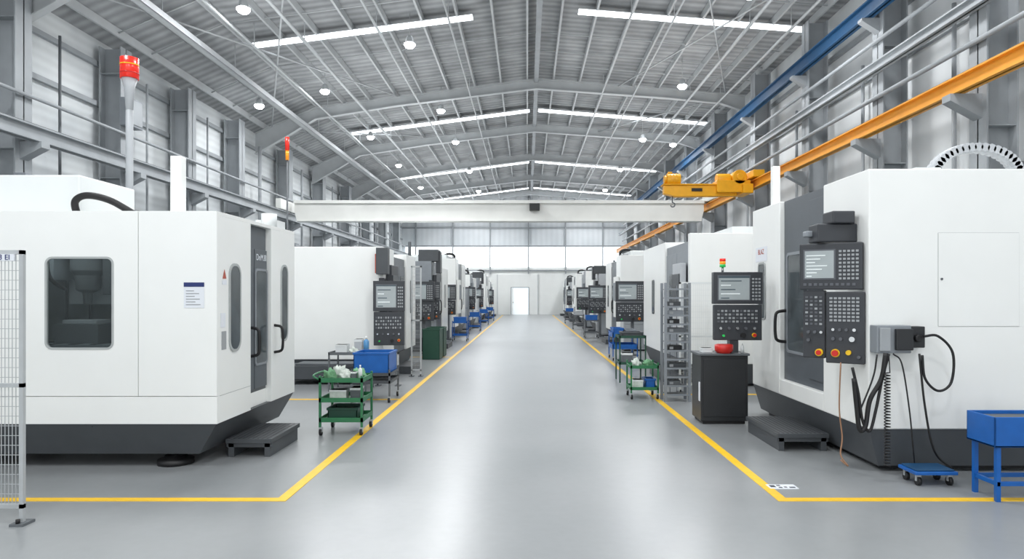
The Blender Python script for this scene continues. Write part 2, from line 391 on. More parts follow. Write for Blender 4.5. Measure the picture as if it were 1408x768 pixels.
# yellow hoist trolley
h=thing('jib_hoist',(6.0,22.6,4.95),'yellow electric hoist arm riding on the orange rail','hoist')
p=P(); p.prism([(4.5,22.45,5.3),(6.9,22.45,5.34),(6.9,22.45,4.95),(4.9,22.45,4.93),(4.5,22.45,5.03)],(0,.3,0),HOY); p.box(4.45,6.9,22.38,22.82,5.3,5.34,HOY); p.make('arm',h,bev=.02)
P().tube([(4.6,22.6,5.5),(5.05,22.6,5.5)],.2,HOY,20).tube([(4.52,22.6,5.5),(4.6,22.6,5.5)],.14,HOY,20).tube([(4.72,22.6,5.6),(4.72,22.6,5.76)],.08,HOY,12).make('motor',h,bev=.01)
for xx in (4.7,4.8,4.9): P().tube([(xx,22.6,5.5),(xx+.03,22.6,5.5)],.215,HOY,20).make('cooling_rib',h)
P().box(6.2,7.3,22.3,22.9,5.05,5.45,HOY).tube([(6.25,22.6,5.5),(6.7,22.6,5.5)],.2,HOY,20).tube([(6.95,22.3,5.55),(6.95,22.75,5.55)],.24,HOY,20).tube([(6.95,22.25,5.55),(6.95,22.3,5.55)],.12,HOY,16).box(7.0,7.32,22.1,23.1,5.0,5.3,HOY).make('gearbox',h,bev=.02)
P().box(7.25,7.62,21.9,23.3,5.49,5.72,HOY).make('trolley',h,bev=.02)
P().box(5.4,5.75,22.42,22.45,5.1,5.2,BLACK).make('nameplate',h)
P().tube([(4.8,22.6,4.95),(4.8,22.6,4.75)],.02,STEELD).tube(bez([(4.8,22.6,4.76),(4.88,22.6,4.7),(4.86,22.6,4.62),(4.78,22.6,4.61),(4.74,22.6,4.66)]),.02,STEELD).make('hook',h)
# ---------------------------------------------------------------- lamps and added roof fill lights
def lamp_at(x,y,z,k=1):
    x*=1.09; y*=1.09; z=min(8.9,roofz(x)-.62)
    L=thing('high_bay_lamp',(x,y,z),'round white high-bay ceiling lamp on a short cord','lamp','high bay lamps')
    P().tube([(x,y,z+.22),(x,y,z+.16),(x,y,z+.05),(x,y,z)],[.07,.1,.13,.15],GALV,18).make('lamp_shade',L)
    P().tube([(x,y,z+.0),(x,y,z-.03),(x,y,z-.1)],[.16,.16,.11],LENS,18).make('lamp_lens',L)
    P().tube([(x,y,z+.22),(x,y,roofz(x)-.01)],.008,GALV,6).make('cord',L)
    l=bpy.data.lights.new('l','SPOT'); l.energy=POW*k; l.spot_size=math.radians(168); l.spot_blend=.5; l.shadow_soft_size=.4; l.color=(.98,.99,1)
    o=bpy.data.objects.new('bulb',l); COL.objects.link(o); o.parent=L; o.location=(0,0,-.12)
POW=610
for y in (1.5,9,15.4,21.6,27.9,34,41,48): lamp_at(-6.4,y,8.3)
for y in (3,10.6,18.0,24.5,29.5,36.5,43.5,50): lamp_at(-3.1,y,8.3)
for y in (2.2,9.5,15.0,21.6,29,36,43,50): lamp_at(4.9,y,8.3)
for y in (0,6.5): lamp_at(.9,y,8.3)
lamp_at(-8.4,21.4,7.9,.1); lamp_at(6.4,30,8.3,.3)
for y in (0,8,16,24,32,40,48,55):  # added area lights facing up, no fixture, only to brighten the roof
    for x in (-5.4,4.6):
        l=bpy.data.lights.new('roof_fill','AREA'); l.shape='RECTANGLE'; l.size=5; l.size_y=5; l.energy=125; l.color=(.99,.99,1)
        o=bpy.data.objects.new('added_roof_fill',l); COL.objects.link(o); o.location=(x,y,6.0); o.rotation_euler=(math.pi,0,0)
# ---------------------------------------------------------------- parts shared
def pendant(parent,x,y,z,w,h,rot,split=.52,red=True):
    xf=Matrix.Translation((x,y,z))@Matrix.Rotation(rot,4,'Z')
    p=P(xf); zs=h*(1-split)
    p.box(-w/2,w/2,0,.14,zs+.01,h,PANEL).box(-w/2+.01,w/2-.01,.01,.12,0,zs,PANEL).box(-w/2+.05,w/2-.05,.14,.2,zs+.05,h-.06,PANEL)
    c=p.make('control_panel',parent,bev=.008)
    u=h-zs; sw=w*.62; sh=u*.72
    q=P(xf); q.box(-w*.42,-w*.42+sw+.03,-.006,0,zs+u*.12,zs+u*.12+sh+.03,KEYD).box(-w*.42+.015,-w*.42+.015+sw,-.01,-.004,zs+u*.12+.015,zs+u*.12+.015+sh,SCR)
    for i in range(5):
        zz=zs+u*.12+.03+i*sh/5.5; q.box(-w*.4+.03,-w*.4+sw*(.35+.5*((i*37)%10)/10),-.012,-.009,zz,zz+sh*.04,SCRL if i%2 else SCRD)
    q.box(-w*.42+.015,-w*.42+.015+sw,-.012,-.009,zs+u*.12+sh-.01,zs+u*.12+sh+.015,SCRD)
    q.make('screen',c)
    q=P(xf)
    kx0=-w*.42+sw+.05; nx=3; nz=7
    for i in range(nx):
        for j in range(nz):
            kw=(w*.47-kx0)/nx; kz=sh/nz; q.box(kx0+i*kw,kx0+i*kw+kw*.65,-.008,0,zs+u*.14+j*kz,zs+u*.14+j*kz+kz*.55,KEY)
    q.make('keypad',c)
    q=P(xf); nx=11
    for i in range(nx):
        for j in range(4):
            kw=w*.84/nx; kz=zs*.1; q.box(-w*.42+i*kw,-w*.42+i*kw+kw*.6,-.002,.01,zs*.5+j*kz,zs*.5+j*kz+kz*.55,KEY if (i+j)%3 else KEYD)
    q.make('keypad',c)
    for i in range(5):
        P(xf).tube([(-w*.36+i*w*.17,.012,zs*.34),(-w*.36+i*w*.17,-.03,zs*.34)],w*.028,KEYD if i%2 else CHROME,10).make('knob',c)
    P(xf).tube([(w*.1,.012,zs*.14),(w*.1,-.02,zs*.14)],w*.055,BLACK,14).make('hand_wheel',c)
    if red:
        P(xf).tube([(w*.32,.012,zs*.15),(w*.32,-.02,zs*.15)],w*.045,YEL,14).tube([(w*.32,-.02,zs*.15),(w*.32,-.045,zs*.15)],w*.034,RED,14).make('emergency_stop_button',c)
        P(xf).tube([(-w*.3,.012,zs*.13),(-w*.3,-.03,zs*.13)],w*.025,RED if w<.6 else GRNL,12).make('push_button',c)
    return c
def tower(parent,x,y,z,r=.03,sc=1):
    c=P().tube([(x,y,z),(x,y,z+.12*sc)],r*.4,CHROME,8).make('signal_tower',parent)
    for i,mm in enumerate((GRNL,AMB,REDL)):
        P().tube([(x,y,z+.12*sc+i*.07*sc),(x,y,z+.185*sc+i*.07*sc)],r,mm,12).make('lens',c)
def handle(parent,pts,r=.014):
    P().tube(bez(pts,4),r,BLACK,8).make('handle',parent)
# ---------------------------------------------------------------- near left machine
M=thing('machining_center',(-4.6,7.7,0),'large white enclosed CNC machining center on charcoal base','machine')
x0,x1=-6.4,-3.0; y0,y1=6.6,8.8; zt=2.51; zb=.45; ax=3.0
wx=(X(63,6.6)+X(155,6.6))/2; wz=(Z(354,6.6)+Z(479,6.6))/2; ww=X(155,6.6)-X(63,6.6); wh=Z(354,6.6)-Z(479,6.6)
p=P(); p.holed(x0,X(190,6.6)-.003,zb+.27,zt,y0,.04,wx,wz,ww,wh,.06,WHITE)
p.box(X(190,6.6)+.003,x1,y0,y0+.04,zb+.27,zt,WHITE)
p.box(x0,x1,y0+.004,y0+.04,zb,zb+.265,WHITE)
p.box(X(190,6.6)-.003,X(190,6.6)+.003,y0+.01,y0+.04,zb+.27,zt,SEAM)
p.box(x0,x1,y0+.04,y1,zt-.04,zt,WHITE)
p.box(x1-.04,x1,y0+.04,7.41,zb,zt-.04,WHITE).box(x1-.04,x1,8.0,y1,zb,zt-.04,WHITE)
p.box(x1-.14,x1-.06,7.41,8.0,zb,zb+.16,WHITE).box(x1-.16,x1-.04,7.37,7.41,zb,zt-.04,WHITE).box(x1-.16,x1-.04,8.0,8.04,zb,zt-.04,WHITE)
p.box(x0,x1-.04,y1-.04,y1,zb,zt-.04,WHITE).box(x0,x0+.04,y0+.04,y1-.04,zb,zt-.04,WHITE)
p.box(x1-.003,x1+.002,6.66,7.40,zb+.262,zb+.268,SEAM)
p.make('enclosure',M,bev=.006)
cx0,cx1,cz0,cz1,cy=-5.8,-3.5,.95,2.4,7.9
p=P(); p.box(cx0,cx1,cy,cy+.03,cz0,cz1,INNER).box(cx0,cx0+.03,y0+.05,cy,cz0,cz1,INNER).box(cx1-.03,cx1,y0+.05,cy,cz0,cz1,INNER).box(cx0,cx1,y0+.05,cy,cz1,cz1+.03,INNER).box(cx0,cx1,y0+.05,cy,cz0-.03,cz0,INNER)
for i in range(8): p.box(cx0+.2+i*.27,cx0+.22+i*.27,cy-.02,cy,cz0,cz1,STEELD)
p.make('interior_lining',M)
p=P(); p.tube([(-4.6,7.15,2.39),(-4.6,7.15,1.95),(-4.6,7.15,1.9),(-4.6,7.15,1.75),(-4.6,7.15,1.72),(-4.6,7.15,1.6)],[.16,.16,.12,.11,.05,.04],STEELD,18).box(-5.2,-4.82,6.95,7.4,1.85,2.39,MIDG).box(-4.42,-4.2,7.1,7.5,1.7,2.3,DARK).box(-4.9,-4.45,7.3,7.7,1.6,2.39,LITG).tube(bez([(-4.85,6.9,2.3),(-4.8,6.85,1.9),(-4.7,6.95,1.75)]),.02,BLACK)
p.make('spindle_head',M,bev=.01)
p=P(); p.box(-5.4,-3.7,6.85,7.7,.95,1.2,MIDG).box(-4.85,-4.4,7.0,7.4,1.2,1.4,STEELD).box(-4.8,-4.45,7.05,7.35,1.4,1.44,LITG)
for i in range(6): p.box(-5.05+i*.22,-4.98+i*.22,6.85,7.7,1.195,1.205,BLACK)
p.make('work_table',M,bev=.005)
P().box(-5.3,-3.7,6.7,6.8,2.3,2.37,IFILL).make('added_interior_fill',M)  # glowing strip added to brighten the interior seen through the window
P().rr((wx,y0+.012,wz),(1,0,0),(0,0,1),ww-.002,wh-.002,.06,(0,.012,0),GLASS,6).make('window',M)
P().ring((wx,y0-.004,wz),(1,0,0),(0,0,1),ww+.02,wh+.02,.07,ww-.02,wh-.02,.05,(0,.02,0),SEAM).make('window_gasket',M)
def sidewin(parent,xs,yc,zc,w,h,s,r=.05,gl=DGLASS,fr=SEAM):
    P().rr((xs+s*.004,yc,zc),(0,1,0),(0,0,1),w,h,min(r,w/2-.005),(s*.004,0,0),gl).make('window',parent)
    P().ring((xs,yc,zc),(0,1,0),(0,0,1),w+.04,h+.04,min(r+.02,w/2+.01),w-.01,h-.01,min(r,w/2-.01),(s*.012,0,0),fr).make('window_gasket',parent)
sidewin(M,x1,7.0,1.57,.24,.86,1,.1)
sidewin(M,x1,8.42,1.6,.2,.9,1,.09)
D=P().box(x1-.10,x1-.06,7.42,7.99,zb+.16,zt-.045,DOORG).box(x1-.06,x1-.04,7.44,7.6,zb+.2,zt-.3,DOORG).box(x1-.06,x1-.04,7.62,7.97,zb+.2,zt-.3,DOORG).make('door',M,bev=.004)
P().rr((x1-.038,7.79,1.45),(0,1,0),(0,0,1),.32,1.05,.04,(.006,0,0),DGLASS).make('door_window',D)
P().ring((x1-.04,7.79,1.45),(0,1,0),(0,0,1),.36,1.09,.05,.31,1.04,.04,(.012,0,0),MIDG).make('door_frame',D)
handle(D,[(x1-.06,7.52,1.34),(x1+.03,7.52,1.32),(x1+.05,7.52,1.25),(x1+.05,7.52,1.1),(x1+.03,7.52,1.04),(x1-.06,7.52,1.02)],.017)
handle(M,[(x1,8.1,1.34),(x1+.08,8.1,1.32),(x1+.1,8.1,1.24),(x1+.1,8.1,1.1),(x1+.08,8.1,1.04),(x1,8.1,1.02)],.016)
text('DnM.8I',.1,(x1-.036,7.8,2.12),(math.pi/2,0,math.pi/2),PAPER,D)
p=P(); A=[(x0,y0+.01,zb),(x1-.01,y0+.01,zb),(x1-.01,y1,zb),(x0,y1,zb)]; B=[(x0,y0+.15,.13),(x1-.24,y0+.15,.13),(x1-.2,y1,.13),(x0,y1,.13)]
p.loft(A,B,DARK); p.box(X(125,6.6)-.006,X(125,6.6)+.006,y0+.02,y0+.05,zb-.03,zb,BLACK)
p.make('machine_base',M)
for fx,fy in ((-3.55,6.9),(-5.9,6.95),(-3.6,8.4),(-5.9,8.4)):
    P().tube([(fx,fy,0),(fx,fy,.05),(fx,fy,.055),(fx,fy,.09)],[.17,.17,.12,.1],BLACK,18).tube([(fx,fy,.09),(fx,fy,.14)],.03,CHROME,10).make('levelling_foot',M)
n=P().box(X(253,6.6),X(281,6.6),y0-.004,y0-.001,Z(423,6.6),Z(388,6.6),PAPER).make('notice',M)
p=P(); p.box(X(253,6.6),X(281,6.6),y0-.006,y0-.003,Z(394,6.6),Z(388,6.6),NAVY)
for i in range(6): p.box(X(256,6.6),X(264+ (i*7)%13+3,6.6),y0-.006,y0-.003,Z(399+i*3.8,6.6)-.008,Z(399+i*3.8,6.6),KEY)
p.make('print',n)
P().prism([(x1+.002,6.72,1.86),(x1+.002,6.80,1.86),(x1+.002,6.76,1.95)],(.003,0,0),REDI).box(x1+.001,x1+.003,6.71,6.81,1.8,1.845,PAPER).make('warning_sticker',M)
P().box(x1+.001,x1+.004,6.68,6.78,1.38,1.52,PAPER).make('sticker',M); P().box(x1+.001,x1+.004,6.7,6.8,1.16,1.34,KEY).make('sticker',M)
P().box(-6.4,X(110,7.1)+.0,7.1,8.1,zt,Z(240,7.1),OFFW).make('top_cover',M,bev=.02)
P().tube(bez([(-4.6,6.98,zt),(-4.6,6.95,zt+.14),(-4.48,6.95,zt+.2),(-4.25,6.95,zt+.15),(-3.98,6.95,zt+.0)],8),.035,BLACK,12).make('cable_hose',M)
P().box(X(237,7.4),X(252,7.4),7.35,7.47,zt,Z(215,7.4),WHITE).make('upright_post',M,bev=.01)
P().tube([(-3.1,8.2,zt),(-3.1,8.2,zt+.16)],.09,OFFW,16).box(-3.3,-3.05,8.3,8.6,zt,zt+.1,OFFW).make('top_fitting',M)
bx=X(178,10); b=thing('beacon_pole',(bx,10,0),'tall grey pole topped by red warning beacon','warning light')
P().tube([(bx,10,0),(bx,10,4.55)],.05,STEEL,12).tube([(bx,10,4.4),(bx,10,4.72),(bx,10,4.86)],[.05,.07,.11],LITG,16).tube([(bx,10,0),(bx,10,.04)],.2,STEELD,16).make('pole',b)
P().tube([(bx,10,4.86),(bx,10,5.16)],.125,REDL,20).tube([(bx,10,4.93),(bx,10,4.945)],.13,RED,20).tube([(bx,10,5.05),(bx,10,5.065)],.13,YEL,20).make('beacon',b)
bx=X(395,18); b=thing('beacon_pole',(bx,18,0),'slim pole with small red and amber stacked warning light','warning light')
P().tube([(bx,18,0),(bx,18,5.25)],.022,STEELD,10).tube([(bx,18,0),(bx,18,.03)],.12,STEELD).make('pole',b)
P().tube([(bx,18,5.25),(bx,18,5.5)],.045,AMB,12).tube([(bx,18,5.5),(bx,18,5.85)],.055,REDL,12).make('beacon',b)
def step(x0,x1,y0,y1,h):
    p=P(); p.box(x0,x1,y0,y1,h-.045,h,DARK).box(x0+.02,x0+.08,y0+.02,y1-.02,0,h-.045,DARK).box(x1-.08,x1-.02,y0+.02,y1-.02,0,h-.045,DARK).box(x0,x1,y0+.02,y0+.05,h-.09,h-.045,DARK)
    for i in range(int((x1-x0)/.05)): p.box(x0+.02+i*.05,x0+.035+i*.05,y0+.03,y1-.03,h,h+.004,BLK2)
    p.make('step_platform',bev=.006,label='charcoal steel step platform beside the machine door',cat='step',group='operator steps')
step(-3.16,-2.68,7.15,8.05,.19)
step(2.72,3.28,7.42,8.5,.19)
# ---------------------------------------------------------------- near right machine
M=thing('machining_center',(4.8,8.1,0),'large white CNC machining center with dark sliding door','machine')
a=3.25; y0,y1=6.5,9.85; zt=2.9; zb=.42; W1=6.4
p=P(); p.box(a,W1,y0,7.5,zb,zt,WHITE).box(a+.14,W1,7.5,8.8,zb,zt,WHITE).box(a,W1,8.8,y1,zb,zt,WHITE)
p.box(a,a+.14,7.5,8.8,zb,zb+.2,WHITE)
p.make('enclosure',M,bev=.012)
D=P().box(a+.06,a+.139,7.505,8.795,zb+.2,zt-.002,DOORG).box(a+.04,a+.06,7.52,8.0,zb+.3,zt-.1,DOORG).make('door',M,bev=.005)
P().rr((a+.056,8.35,1.6),(0,1,0),(0,0,1),.62,1.2,.05,(-.006,0,0),DGLASS).make('door_window',D)
P().ring((a+.06,8.35,1.6),(0,1,0),(0,0,1),.68,1.26,.06,.61,1.19,.05,(-.016,0,0),MIDG).make('door_frame',D)
handle(D,[(a+.06,8.7,1.5),(a-.06,8.7,1.48),(a-.09,8.7,1.4),(a-.09,8.7,1.2),(a-.06,8.7,1.12),(a+.06,8.7,1.1)],.02)
sidewin(M,a,9.45,1.75,.26,.75,-1,.05)
P().box(a-.005,a-.001,9.25,9.7,2.16,2.36,PAPER).make('logo_plate',M)
text('BLAZ',.1,(a-.007,9.48,2.29),(math.pi/2,0,-math.pi/2),REDI,M)
p=P(); A=[(a+.01,y0+.01,zb),(W1,y0+.01,zb),(W1,y1,zb),(a+.01,y1,zb)]; B=[(a+.12,y0+.06,.06),(W1,y0+.06,.06),(W1,y1,.06),(a+.12,y1,.06)]
p.loft(A,B,DARK).box(a+.2,W1-.1,y0+.2,y1-.1,0,.06,BLK2); p.make('machine_base',M)
p=P(); xa,xb,za,zc=X(1290,6.5),X(1401,6.5),Z(448,6.5),Z(320,6.5)
p.box(xa,xb,y0-.006,y0-.001,za,zc,WHITE); 
for q in ((xa-.003,xa,za,zc),(xb,xb+.003,za,zc),(xa,xb,za-.003,za),(xa,xb,zc,zc+.003)): p.box(q[0],q[1],y0-.003,y0-.001,q[2],q[3],SEAM)
p.tube([(xa+.03,y0-.006,1.85),(xa+.03,y0-.012,1.85)],.012,KEYD)
p.make('access_panel',M)
P().box(2.86,3.25,6.72,6.95,2.22,2.4,PANEL).box(2.98,3.2,6.66,6.9,2.4,2.52,PANEL).box(2.8,3.1,6.85,6.95,2.28,2.34,MIDG).box(3.1,3.3,6.78,6.92,2.3,2.5,PANEL).make('mount_arm',M,bev=.012)
xf=Matrix.Translation((2.98,6.72,1.75))@Matrix.Rotation(-math.radians(35),4,'Z')
c=P(xf).box(-.29,.29,0,.1,0,.46,PANEL).box(-.2,.2,.1,.16,.08,.4,PANEL).make('control_panel',M,bev=.012,label='dark upper monitor panel with grey screen')
q=P(xf); q.box(-.25,.05,-.004,0,.1,.4,KEYD).box(-.235,.035,-.008,-.002,.115,.385,SCR)
for i in range(7): q.box(-.22,-.22+.05+.16*((i*53)%10)/10,-.011,-.007,.13+i*.034,.139+i*.034,SCRL)
q.make('screen',c)
q=P(xf)
for i in range(5):
    for j in range(8): q.box(.08+i*.038,.104+i*.038,-.006,0,.1+j*.038,.12+j*.038,KEY)
q.make('keypad',c)
q=P(xf)
for i in range(10): q.box(-.25+i*.05,-.22+i*.05,-.007,0,.04,.065,KEYD)
q.make('keypad',c)
xf=Matrix.Translation((2.98,6.72,1.03))@Matrix.Rotation(-math.radians(35),4,'Z')
c=P(xf).box(-.04,.31,0,.1,0,.7,PANEL).make('control_panel',M,bev=.01,label='dark lower operator panel with keys and knobs')
c2=P(xf).box(-.26,-.05,.02,.1,.04,.715,PANEL).make('control_panel',M,bev=.01,label='narrow dark side panel with rows of keys')
q=P(xf)
for i in range(7):
    for j in range(7): q.box(-.005+i*.04,.022+i*.04,-.006,0,.41+j*.036,.43+j*.036,KEY)
q.make('keypad',c); q=P(xf)
for i in range(4):
    for j in range(8): q.box(-.235+i*.044,-.21+i*.044,.012,.02,.37+j*.038,.39+j*.038,KEYD if (i+j)%3 else KEY)
q.make('keypad',c2)
for i,(kx,kz,r) in enumerate(((.03,.33,.014),(.09,.33,.014),(.15,.33,.014),(.22,.33,.016),(.03,.24,.016),(.1,.24,.016),(.2,.24,.026),(-.2,.3,.014),(-.14,.3,.014),(-.08,.3,.014),(-.2,.22,.015),(.26,.07,.016))):
    P(xf).tube([(kx,.02 if kx<-.04 else 0,kz),(kx,-.03,kz)],r,KEYD if i%3 else CHROME,12).make('knob',c if kx>-.04 else c2)
P(xf).tube([(.05,0,.1),(.05,-.02,.1)],.04,YEL,18).tube([(.05,-.02,.1),(.05,-.05,.1)],.03,RED,18).make('emergency_stop_button',c)
P(xf).tube([(.17,0,.11),(.17,-.04,.11)],.024,YEL,16).make('push_button',c)
P(xf).tube([(-.1,.02,.1),(-.1,-.03,.1)],.036,YEL,16).tube([(-.1,-.03,.1),(-.1,-.05,.1)],.024,RED,16).make('push_button',c2)
P().box(X(1063,9.3),X(1073,9.3),9.3,9.4,zt,Z(228,9.3),WHITE).make('upright_post',M,bev=.01)
P().box(3.75,4.0,6.6,6.9,zt,zt+.03,OFFW).make('top_plate',M)
pts=[(4.1+.42*(1-math.cos(t)),6.9,zt+.01+.27*math.sin(t)) for t in [math.pi*i/20 for i in range(21)]]
p=P().tube(pts,.05,LITG,8)
for q in pts: p.tube([(q[0],6.83,q[2]),(q[0],6.97,q[2])],.045,LITG,8)
p.make('cable_chain',M)
bx0,bx1,bz0,bz1=X(1203,6.4),X(1250,6.4),Z(485,6.4),Z(447,6.4)
c=P().box(bx0,bx1,6.36,6.5,bz0,bz1,MIDG).box(bx0+.02,bx0+.12,6.34,6.36,bz0+.02,bz1-.02,STEEL).box(bx1-.16,bx1,6.32,6.36,bz0+.03,bz1-.03,BLK2).box(bx1,bx1+.14,6.38,6.5,bz0+.05,bz1-.01,BLK2).tube([(bx1+.06,6.38,bz0+.14),(bx1+.06,6.33,bz0+.14)],.035,BLACK,14).make('junction_box',M,bev=.008)
def cable(pts,r,m=BLACK): P().tube(bez(pts,8),r,m,8).make('cable',c)
C=lambda px,py,d=6.3:(X(px,d),d,Z(py,d))
cable([C(1270,462),C(1290,462),C(1310,485),C(1308,525),C(1290,537),C(1272,520),C(1268,488)],.012)
cable([C(1218,485),C(1212,520),C(1196,550),C(1190,585),C(1182,590),C(1178,560),C(1174,520)],.022)
cable([C(1172,505),C(1180,540),C(1186,578),C(1196,592),C(1205,560),C(1213,520),C(1222,486)],.014)
cable([C(1228,486),C(1240,500),C(1250,560),C(1256,620),C(1258,645,6.42)],.007)
cable([C(1264,486),C(1272,560),C(1285,620),C(1310,645,6.42)],.010)
cable([C(1206,487),C(1200,520),C(1178,575)],.008)
cable([C(1156,498,6.5),C(1154,560,6.45),C(1158,600,6.4),C(1156,625,6.35),C(1166,640,6.3),C(1156,632,6.4)],.007,COPR)
p=P(); pts=[]
for i in range(260):
    t=i/259; pz=Z(512,6.25)+(Z(640,6.25)-Z(512,6.25))*t; pts.append((X(1220,6.25)+.024*math.cos(i*.75),6.25+.024*math.sin(i*.75),pz))
p.tube([(X(1222,6.3),6.3,bz0)]+pts,.006,BLACK,5).make('coiled_cord',c)
dx0,dx1,dy0,dy1=3.44,3.82,6.05,6.34
d=thing('dolly',(3.63,6.2,0),'small blue steel dolly on casters with cable','dolly')
P().box(dx0,dx1,dy0,dy1,.1,.13,BLUE).box(dx0+.02,dx1-.02,dy0+.02,dy1-.02,.13,.145,BLUED).make('deck',d,bev=.006)
def caster(par,x,y,top,m=BLACK):
    r=min(.045,top*.4)
    P().tube([(x-.015,y,r),(x+.015,y,r)],r,m,14).box(x-.022,x+.022,y-.012,y+.012,r,top,GALV).make('caster',par)
for x in (dx0+.05,dx1-.05):
    for y in (dy0+.05,dy1-.05): caster(d,x,y,.1)
# ---------------------------------------------------------------- carts
def cart(x0,x1,y0,y1,h,m,shelves,lab,name='tool_cart',cas=True,trayd=.05,group=None,legm=None,handle_=False,lw=.025):
    c=thing(name,((x0+x1)/2,(y0+y1)/2,0),lab,'cart',group); legm=legm or m
    b=.1 if cas else 0
    for x in (x0,x1-lw):
        for y in (y0,y1-lw): P().box(x,x+lw,y,y+lw,b,h,legm).make('leg',c)
    for z in shelves:
        P().box(x0+.01,x1-.01,y0+.01,y1-.01,z,z+.012,m).box(x0,x1,y0,y0+.01,z,z+trayd,m).box(x0,x1,y1-.01,y1,z,z+trayd,m).box(x0,x0+.01,y0,y1,z,z+trayd,m).box(x1-.01,x1,y0,y1,z,z+trayd,m).make('shelf',c)
    if cas:
        for x in (x0+.02,x1-.02):
            for y in (y0+.02,y1-.02): caster(c,x,y,.1)
    if handle_: P().tube(bez([(x0,y0+.02,h-.05),(x0-.08,y0+.05,h),(x0-.08,y1-.05,h),(x0,y1-.02,h-.05)],4),.012,m).make('handle',c)
    return c
def bin_(x0,x1,y0,y1,z,h,m,lab='blue plastic open storage bin',nm='storage_bin',grp=None):
    p=P(); e=.015
    p.box(x0,x1,y0,y1,z,z+.015,m).box(x0,x1,y0,y0+e,z,z+h,m).box(x0,x1,y1-e,y1,z,z+h,m).box(x0,x0+e,y0,y1,z,z+h,m).box(x1-e,x1,y0,y1,z,z+h,m)
    p.box(x0-.012,x1+.012,y0-.012,y0,z+h-.03,z+h,m).box(x0-.012,x1+.012,y1,y1+.012,z+h-.03,z+h,m).box(x0-.012,x0,y0,y1,z+h-.03,z+h,m).box(x1,x1+.012,y0,y1,z+h-.03,z+h,m)
    p.box(x0+.02,x1-.02,y0+.02,y1-.02,z+.015,z+h*.7,STEELD)
    p.make(nm,bev=.003,label=lab,cat='bin',group=grp)
def blob(x,y,z,rx,ry,rz,m,seed,lab='crumpled white plastic bag on the cart',nm='plastic_bag'):
    P().blob((x,y,z),rx,ry,rz,m,seed,.4).make(nm,label=lab,cat='bag' if 'bag' in nm else 'cloth')
def bottle(x,y,z,h,r,m,lab='small blue plastic bottle'):
    b=thing('bottle',(x,y,z),lab,'bottle')
    P().tube([(x,y,z),(x,y,z+h*.7),(x,y,z+h*.82)],[r,r,r*.4],m,14).make('bottle_body',b); P().tube([(x,y,z+h*.82),(x,y,z+h)],r*.42,OFFW,12).make('cap',b)
def smallbox(x,y,z,w,d,h,m,lab):
    P().box(x,x+w,y,y+d,z,z+h,m).box(x-.004,x+w+.004,y-.004,y+d+.004,z+h*.8,z+h,OFFW).make('carton',bev=.003,label=lab,cat='box')
def cabinet(x0,x1,y0,y1,h,m,dm,lab,nm='storage_cabinet'):
    c=thing(nm,((x0+x1)/2,(y0+y1)/2,0),lab,'cabinet')
    P().box(x0,x1,y0+.02,y1,.05,h,m).box(x0+.03,x1-.03,y0+.05,y1-.03,0,.05,BLACK).make('body',c,bev=.01)
    P().box(x0+.03,x1-.03,y0,y0+.02,.1,h*.52,dm).make('door',c,bev=.004); P().box(x0+.03,x1-.03,y0,y0+.02,h*.54,h-.05,dm).box(x0+.06,x0+.08,y0-.02,y0,h*.6,h*.72,BLACK).make('door',c,bev=.004)
    return c
cart(-2.52,-1.99,8.25,8.8,.72,GREEN,[.16,.40,.64],'green steel three-tier tool cart with bags and rags',handle_=True,lw=.026,trayd=.055)
blob(-2.42,8.38,.655,.07,.07,.12,CLOTHG,1,'crumpled pale green cloth on the cart','cleaning_cloth')
blob(-2.37,8.64,.655,.1,.08,.14,CLOTH,2); blob(-2.24,8.39,.655,.06,.06,.09,CLOTH,5,'crumpled white rag on the cart','cleaning_cloth'); blob(-2.13,8.65,.655,.08,.08,.11,CLOTHG,12,'crumpled pale green cloth on the cart','cleaning_cloth')
bottle(-2.06,8.42,.655,.18,.025,OFFW,'small white plastic bottle on the cart')
smallbox(-2.16,8.36,.655,.06,.08,.1,STEELD,'small dark carton on the cart')
smallbox(-2.42,8.36,.415,.2,.15,.12,CLOTH,'small white carton on the cart shelf'); smallbox(-2.18,8.4,.415,.12,.2,.14,STEELD,'small grey carton on the cart shelf')
bin_(-2.44,-2.08,8.35,8.7,.18,.14,DGRN,'dark green plastic tray on the cart shelf')
cart(-2.78,-2.16,10.75,11.5,.52,DARK,[.3,.42],'dark steel stand carrying a blue bin','cart_stand',legm=STEELD,trayd=.05)
bin_(-2.75,-2.19,10.8,11.45,.435,.35,BLUE,'blue plastic parts bin on the stand')
cart(-3.5,-2.83,12,12.6,.68,STEELD,[.3,.64],'grey steel work stand with small parts','work_stand',cas=False)
smallbox(-3.4,12.1,.655,.2,.2,.16,OFFW,'white carton on the work stand'); smallbox(-3.13,12.35,.655,.14,.2,.24,LITG,'grey carton on the work stand')
blob(-3.08,12.13,.655,.07,.07,.1,CLOTH,11,'white crumpled rag on the work stand','cleaning_cloth')
bottle(-2.9,12.3,.655,.3,.05,BOTL)
for y in (17.9,18.75): bin_(-2.75,-2.3,y,y+.7,0,.8,DGRN,'dark green tall waste bin on the floor',nm='waste_bin',grp='green waste bins')
for y in (25.0,32,38.6,44.8):
    cart(-2.75,-2.2,y,y+.6,.75,BLUE,[.2,.66],'blue steel tool cart beside the aisle line',group='blue carts')
    bin_(-2.7,-2.25,y+.05,y+.52,.68,.2,BLUE,grp='blue bins')
cabinet(-4.4,-3.7,19.3,19.9,1.9,PANEL,DARK,'tall charcoal tool cabinet between machines')
cabinet(-3.6,-2.95,26.1,26.7,1.6,LITG,STEEL,'light grey tool cabinet between machines')
cabinet(-3.6,-2.85,33.0,33.6,2.0,MIDG,STEEL,'tall grey tool cabinet between machines')
cabinet(-3.4,-2.8,39.2,39.8,1.5,LITG,WHITE,'light grey tool cabinet between machines')
cabinet(2.9,3.6,20.6,21.3,1.5,LITG,STEEL,'light grey tool cabinet between machines')
